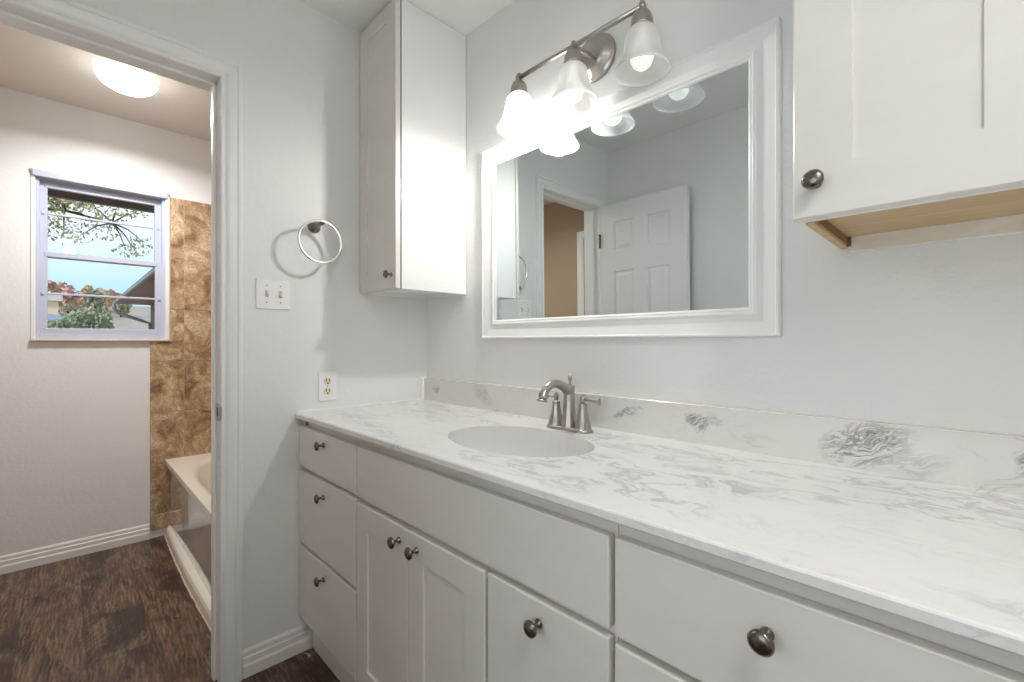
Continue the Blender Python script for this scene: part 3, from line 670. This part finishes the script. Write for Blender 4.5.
# ------------------------------------------------------------------ TOWEL RING, SWITCH, OUTLET on the left wall
tr = thing('towel_ring', 'polished nickel towel ring on the grey wall above the light switches', 'towel ring', (0, -.515, 1.603))
mb = MB(); mb.lathe([(.024, .0005), (.025, .004), (.022, .009), (.014, .016), (.010, .026), (.0085, .050), (.0085, .074), (.0075, .080), (0, .081)], (0, 0, 0), (1, 0, 0), 26)
mb.tube([(.078, -.008, .001), (.080, .008, .002)], .0055, 10); mb.build('mount', 'pewter', tr)
mb = MB(); n = 56; R_ = .077
mb.tube([(.080, -.006+R_*math.sin(2*PI*i/n), -.070+R_*math.cos(2*PI*i/n)) for i in range(n)], .0054, 12, True); mb.build('ring', 'chrome', tr)

sw = thing('light_switch', 'white double toggle light switch plate beside the doorway', 'light switch', (0, -.659, 1.333))
mb = MB(); mb.box(.0004, .006, -.057, .057, -.054, .054, .0025, 2); mb.build('plate', 'plate', sw)
for s in (-1, 1):
    MB().box(.0055, .0068, s*.023-.0055, s*.023+.0055, -.012, .012).build('toggle_slot', 'almond', sw)
    mb = MB(); mb.rings([[(.0060, s*.023-.0042, -.006), (.0060, s*.023+.0042, -.006), (.0060, s*.023+.0042, .006), (.0060, s*.023-.0042, .006)], [(.0170, s*.023-.0035, .004*-s+-.002), (.0170, s*.023+.0035, .004*-s-.002), (.0165, s*.023+.0035, .004*-s+.006), (.0165, s*.023-.0035, .004*-s+.006)]], True, True, True, False)
    mb.build('toggle', 'ivory', sw)
    for z in (-.030, .030): MB().lathe([(.0030, 0), (.0028, .0012), (0, .0016)], (.0056, s*.023, z), (1, 0, 0), 12).build('screw', 'nickel', sw)
ou = thing('outlet', 'white duplex power outlet just above the counter on the left wall', 'outlet', (0, -.464, .9885))
mb = MB(); mb.box(.0004, .006, -.035, .035, -.0565, .0565, .0022, 2); mb.build('plate', 'plate', ou)
for z in (-.0195, .0195):
    rc = MB(); pts = []
    for i in range(28):
        t = 2*PI*i/28; pts.append((max(-.0145, min(.0145, .0172*math.cos(t))), .0140*math.sin(t)))
    rc.rings([[(.0058, p, z+q) for p, q in pts], [(.0076, p*.97, z+q*.97) for p, q in pts]], True, False, True, False)
    r_ = rc.build('receptacle', 'ivory', ou)
    sl = MB(); sl.box(.0072, .0081, -.0075, -.0045, z-.001, z+.0085); sl.box(.0072, .0081, .0045, .0075, z-.001, z+.007); sl.lathe([(.0032, 0), (.0032, .0009)], (.0073, 0, z-.0075), (1, 0, 0), 12)
    sl.build('slot', 'black', r_)
MB().lathe([(.0030, 0), (.0028, .0012), (0, .0016)], (.0056, 0, 0), (1, 0, 0), 12).build('screw', 'nickel', ou)

# torn scrap on the floor by the toe kick
mb = MB()
rs = [[(x, y, z) for x, y, z in ((-.022, -.006, .001), (-.004, .008, .002), (.016, .012, .001), (.020, .004, .006))],
      [(x, y, z) for x, y, z in ((-.018, -.011, .005), (.000, .001, .009), (.014, .004, .004), (.024, -.004, .002))]]
mb.rings(rs, False, False, False, False)
mb.rings([[(a, b, c-.0008) for a, b, c in r] for r in rs], False, False, False, False)
sc_ = mb.build('paper_scrap', 'foil'); sc_.location = (.045, -.560, .001)
tag(sc_, 'small torn white scrap on the dark floor at the toe kick corner', 'scrap')

# ------------------------------------------------------------------ OUTSIDE
def leafmat(name, cols, scale=3.0):
    m = mat(name, cols[0], .6); n = noise(m, coords(m), scale, 3, .6)
    L(m, ramp(m, n.outputs[0], [(.3+.4*i/max(1, len(cols)-1), c) for i, c in enumerate(cols)]), PB(m).inputs['Base Color']); return m
M['field'] = leafmat('dry_grass', [(.40, .30, .19), (.47, .36, .24), (.36, .31, .19)], .15)
M['brick'] = leafmat('weathered_brown_siding', [(.13, .08, .06), (.20, .12, .09)], 1.2)
M['soffit'] = leafmat('taupe_soffit_boards', [(.20, .165, .15), (.26, .22, .20)], .7)
M['gutter'] = mat('grey_painted_gutter', (.24, .235, .235), .4)
M['eave'] = wood('dark_brown_eave_wood', (.17, .125, .10), (.25, .19, .155), (20, 2, 2))
M['bark'] = mat('grey_brown_bark', (.10, .075, .055), .9)
M['leaf_g'] = leafmat('green_yellow_leaves', [(.18, .28, .22), (.78, .66, .28), (.30, .40, .22)], 1.3)
M['leaf_shrub'] = leafmat('grey_green_leaves', [(.24, .31, .18), (.42, .47, .30)], .5)
M['leaf_red'] = leafmat('red_autumn_leaves', [(.60, .33, .26), (.68, .46, .36)], .3)
M['leaf_or'] = leafmat('orange_autumn_leaves', [(.66, .45, .26), (.74, .60, .38)], .3)
M['leaf_gr'] = leafmat('dull_green_leaves', [(.32, .36, .24), (.48, .46, .30)], .3)
mb = MB(); gx = [-1.9, -12, -26, -60, -110, -160]; gz = [-.5, -.5, -.2, 2.9, 8.0, 10.5]
mb.rings([[(x, y, z) for y in (-120, -60, -20, 0, 20, 60, 120)] for x, z in zip(gx, gz)], False, False, False, True)
struct(mb.build('ground', 'field'), 'dry grassy slope beyond the window')
# own eave over the window
ev = struct(MB().box(-2.36, XB-.12, -4.0, .6, 2.215, 2.25).build('trim_4', 'eave'), 'dark brown eave board over the window outside')
MB().box(-2.40, -2.36, -4.0, .6, 2.095, 2.28).build('fascia', 'eave', ev)
# house wing to the right with its long soffit, gutter and bent downspout
hs = thing('house_wing', 'neighbouring brown house wing with taupe soffit, grey gutter and bent downspout', 'house', (-10.5, 1.4, -.5))
def HB(a, b, c, d, e1, f1, n, m, bev=0): return MB().box(a+10.5, b+10.5, c-1.4, d-1.4, e1+.5, f1+.5, bev).build(n, m, hs)
HB(-17.1, -4.2, .80, 5.0, -.5, 2.45, 'house_wall', 'brick')
HB(-17.3, -4.0, -.05, 5.0, 2.37, 2.43, 'soffit', 'soffit')
HB(-17.3, -4.0, -.11, -.05, 2.36, 2.44, 'gutter', 'gutter', .015)
mb = MB(); mb.prism([(-.10-1.4, 2.45+.5), (5.2-1.4, 2.45+.5), (5.2-1.4, 4.4+.5)], 'x', -17.35+10.5, -4.0+10.5); mb.build('roof', leafmat('grey_shingles', [(.16, .155, .16), (.24, .235, .24)], 6), hs)
mb = MB(); mb.tube([(-17.1+10.5, -.10-1.4, 2.36+.5), (-17.1+10.5, -.10-1.4, 2.22+.5), (-17.1+10.5, -.02-1.4, 2.08+.5), (-17.1+10.5, .60-1.4, 1.84+.5), (-17.0+10.5, .78-1.4, 1.76+.5), (-16.7+10.5, .80-1.4, -.4+.5)], .05, 8); mb.build('downspout', 'gutter', hs)
# trees
def clump(mb, c, r, n, s, flat=1.0):
    for _ in range(n):
        while True:
            v = Vector((random.uniform(-1, 1), random.uniform(-1, 1), random.uniform(-1, 1)))
            if v.length < 1: break
        p = Vector(c) + Vector((v.x*r[0], v.y*r[1], v.z*r[2]))
        a = Vector((random.gauss(0, 1), random.gauss(0, 1), random.gauss(0, 1))).normalized(); b = a.orthogonal().normalized()
        k = s*random.uniform(.6, 1.3)
        mb.bm.faces.new([mb.bm.verts.new(p+a*k*.9), mb.bm.verts.new(p+b*k*.5), mb.bm.verts.new(p-a*k*.9), mb.bm.verts.new(p-b*k*.5)])
def tree(name, label, x, y, zb, h, w, m, leaf=.35, n=260, group=None, trunk=True):
    t = thing(name, label, 'tree' if trunk else 'shrub', (x, y, zb), 0, group)
    if trunk: MB().tube([(0, 0, -.3), (0.1, 0, h*.35), (0, .1, h*.8)], [w*.06, w*.045, w*.015], 8).build('trunk', 'bark', t)
    mb = MB(); zc = h*.50 if trunk else h*.45
    for _ in range(7): clump(mb, (random.uniform(-.4, .4)*w*.5, random.uniform(-.5, .5)*w*.6, zc+random.uniform(-.25, .25)*h), (w*.28, w*.28, h*.2), n//7, leaf)
    clump(mb, (0, 0, zc), (w*.45, w*.45, h*.36), n//2, leaf)
    mb.build('foliage', m, t, recalc=False); return t
random.seed(21)
def hill(x):
    for a, b, c, d in zip(gx, gx[1:], gz, gz[1:]):
        if b <= x <= a: return c+(d-c)*(a-x)/(a-b)
    return 0
kinds = {'red': ('leaf_red', 'red autumn tree'), 'or': ('leaf_or', 'orange autumn tree'), 'gr': ('leaf_gr', 'dull green tree')}
lab = ['leftmost on the ridge', 'second from the left on the ridge', 'third from the left on the ridge', 'fourth from the left on the ridge',
       'left of the dip in the treeline', 'low in the dip of the treeline', 'right of the dip in the treeline', 'near the middle of the ridge', 'just right of the middle of the ridge', 'left of the gutter corner on the ridge',
       'touching the gutter corner on the ridge', 'behind the downspout on the ridge', 'seen under the soffit of the house wing']
spec = [(43, 284, 'or'), (49, 281, 'red'), (55, 283, 'or'), (62, 281, 'red'), (68, 287, 'red'), (75, 297, 'or'), (82, 293, 'red'), (89, 285, 'or'), (95, 290, 'gr'), (101, 287, 'or'), (107, 289, 'or'), (113, 291, 'red'), (121, 296, 'gr')]
F_ = (-.7133, .7009); R2 = (.7009, .7133)
for i, (px, py, k) in enumerate(spec):
    t_ = (px-512)/455; d = (F_[0]+R2[0]*t_, F_[1]+R2[1]*t_); X_ = (-74, -81, -88, -95)[i % 4]; s = (X_-1.78)/d[0]; y = -1.197+s*d[1]; zb = hill(X_)
    top = 1.161+(342-py)/455*s
    tree('autumn_tree', '%s %s' % (kinds[k][1], lab[i]), X_, y, zb, (top-zb)*1.12, 2.0, kinds[k][0], .30, 300, 'trees along the far ridge')
for i, (px, X_, h, w) in enumerate([(63, -33, 2.6, 1.7), (75, -27, 2.7, 1.8), (87, -31, 3.3, 1.9), (98, -35, 2.7, 1.8), (106, -23.5, 1.5, 1.2)]):
    t_ = (px-512)/455; d = (F_[0]+R2[0]*t_, F_[1]+R2[1]*t_); s = (X_-1.78)/d[0]; y = -1.197+s*d[1]
    tree('shrub', ['grey green shrub leftmost of the low row outside the window', 'second grey green shrub from the left outside the window', 'tallest grey green shrub in the middle of the row outside', 'grey green shrub fourth in the row on the slope outside', 'smallest grey green shrub nearest the downspout outside'][i],
         X_, y, hill(X_), h, w, 'leaf_shrub', .13, 900, 'shrubs on the slope', False)
# distant buildings
for nm, lb, px, X_, wy, h, mm in (('shed', 'small cream house at the left on the far slope', 46, -64, 1.8, 1.9, mat('cream_siding', (.80, .66, .44), .7)), ('barn', 'blue grey roofed building low on the slope behind the shrubs', 47, -42, 1.6, .8, mat('blue_grey_siding', (.33, .36, .42), .6))):
    t_ = (px-512)/455; d = (F_[0]+R2[0]*t_, F_[1]+R2[1]*t_); s = (X_-1.78)/d[0]; y = -1.197+s*d[1]
    b = thing(nm, lb, 'building', (X_, y, hill(X_)))
    MB().box(-2, 2, -wy/2, wy/2, -.4, h).build('building_wall', mm, b)
    MB().prism([(-2.3, h), (2.3, h), (0, h+1.0)], 'y', -wy/2-.3, wy/2+.3).build('roof', mat(nm+'_roof', (.50, .42, .33) if nm == 'shed' else (.30, .31, .35), .7), b)
# near tree whose boughs hang into the top of the view
nt = thing('yard_tree', 'leafy green and yellow tree with boughs hanging across the top of the window', 'tree', (-7.5, -2.9, -.5))
mb = MB(); mb.tube([(0, 0, -.2), (.05, 0, 1.8), (-.05, .1, 3.4), (0, .2, 5.2)], [.2, .16, .12, .05], 10); mb.build('trunk', 'bark', nt)
random.seed(11); br = MB(); lf = MB()
def bough(a, b, r):
    a = Vector(a); b = Vector(b); pts = [a.lerp(b, t) + Vector((random.uniform(-.06, .06), random.uniform(-.06, .06), .25*math.sin(PI*t))) for t in (0, .25, .5, .75, 1)]
    br.tube(pts, [r, r*.8, r*.6, r*.4, r*.2], 6)
    for p in pts[1:]:
        for _ in range(8):
            q = p + Vector((random.uniform(-.5, .5), random.uniform(-.4, .4), random.uniform(-.4, .25))); br.tube([p, (p+q)/2+Vector((0, 0, .05)), q], [r*.3, r*.2, .003], 5)
            clump(lf, q, (.18, .2, .12), 34, .034)
for a, b in (((0, .1, 3.2), (.3, 2.6, 4.35)), ((0, .1, 3.6), (-.4, 3.4, 4.2)), ((0, .1, 2.9), (.5, 1.3, 3.35)), ((0, .1, 3.0), (.8, 1.9, 3.75)), ((0, .2, 4.0), (0, 2.9, 4.7)), ((0, 0, 2.5), (.2, .95, 2.75)), ((0, .1, 3.1), (0, 2.2, 3.5)), ((0, .2, 4.4), (0, -1.6, 5.0)), ((0, .2, 3.6), (-1.5, .5, 4.6)), ((0, .2, 3.8), (1.5, .8, 4.8))): bough(a, b, .05)
br.build('branches', 'bark', nt); lf.build('leaves', 'leaf_g', nt, recalc=False)
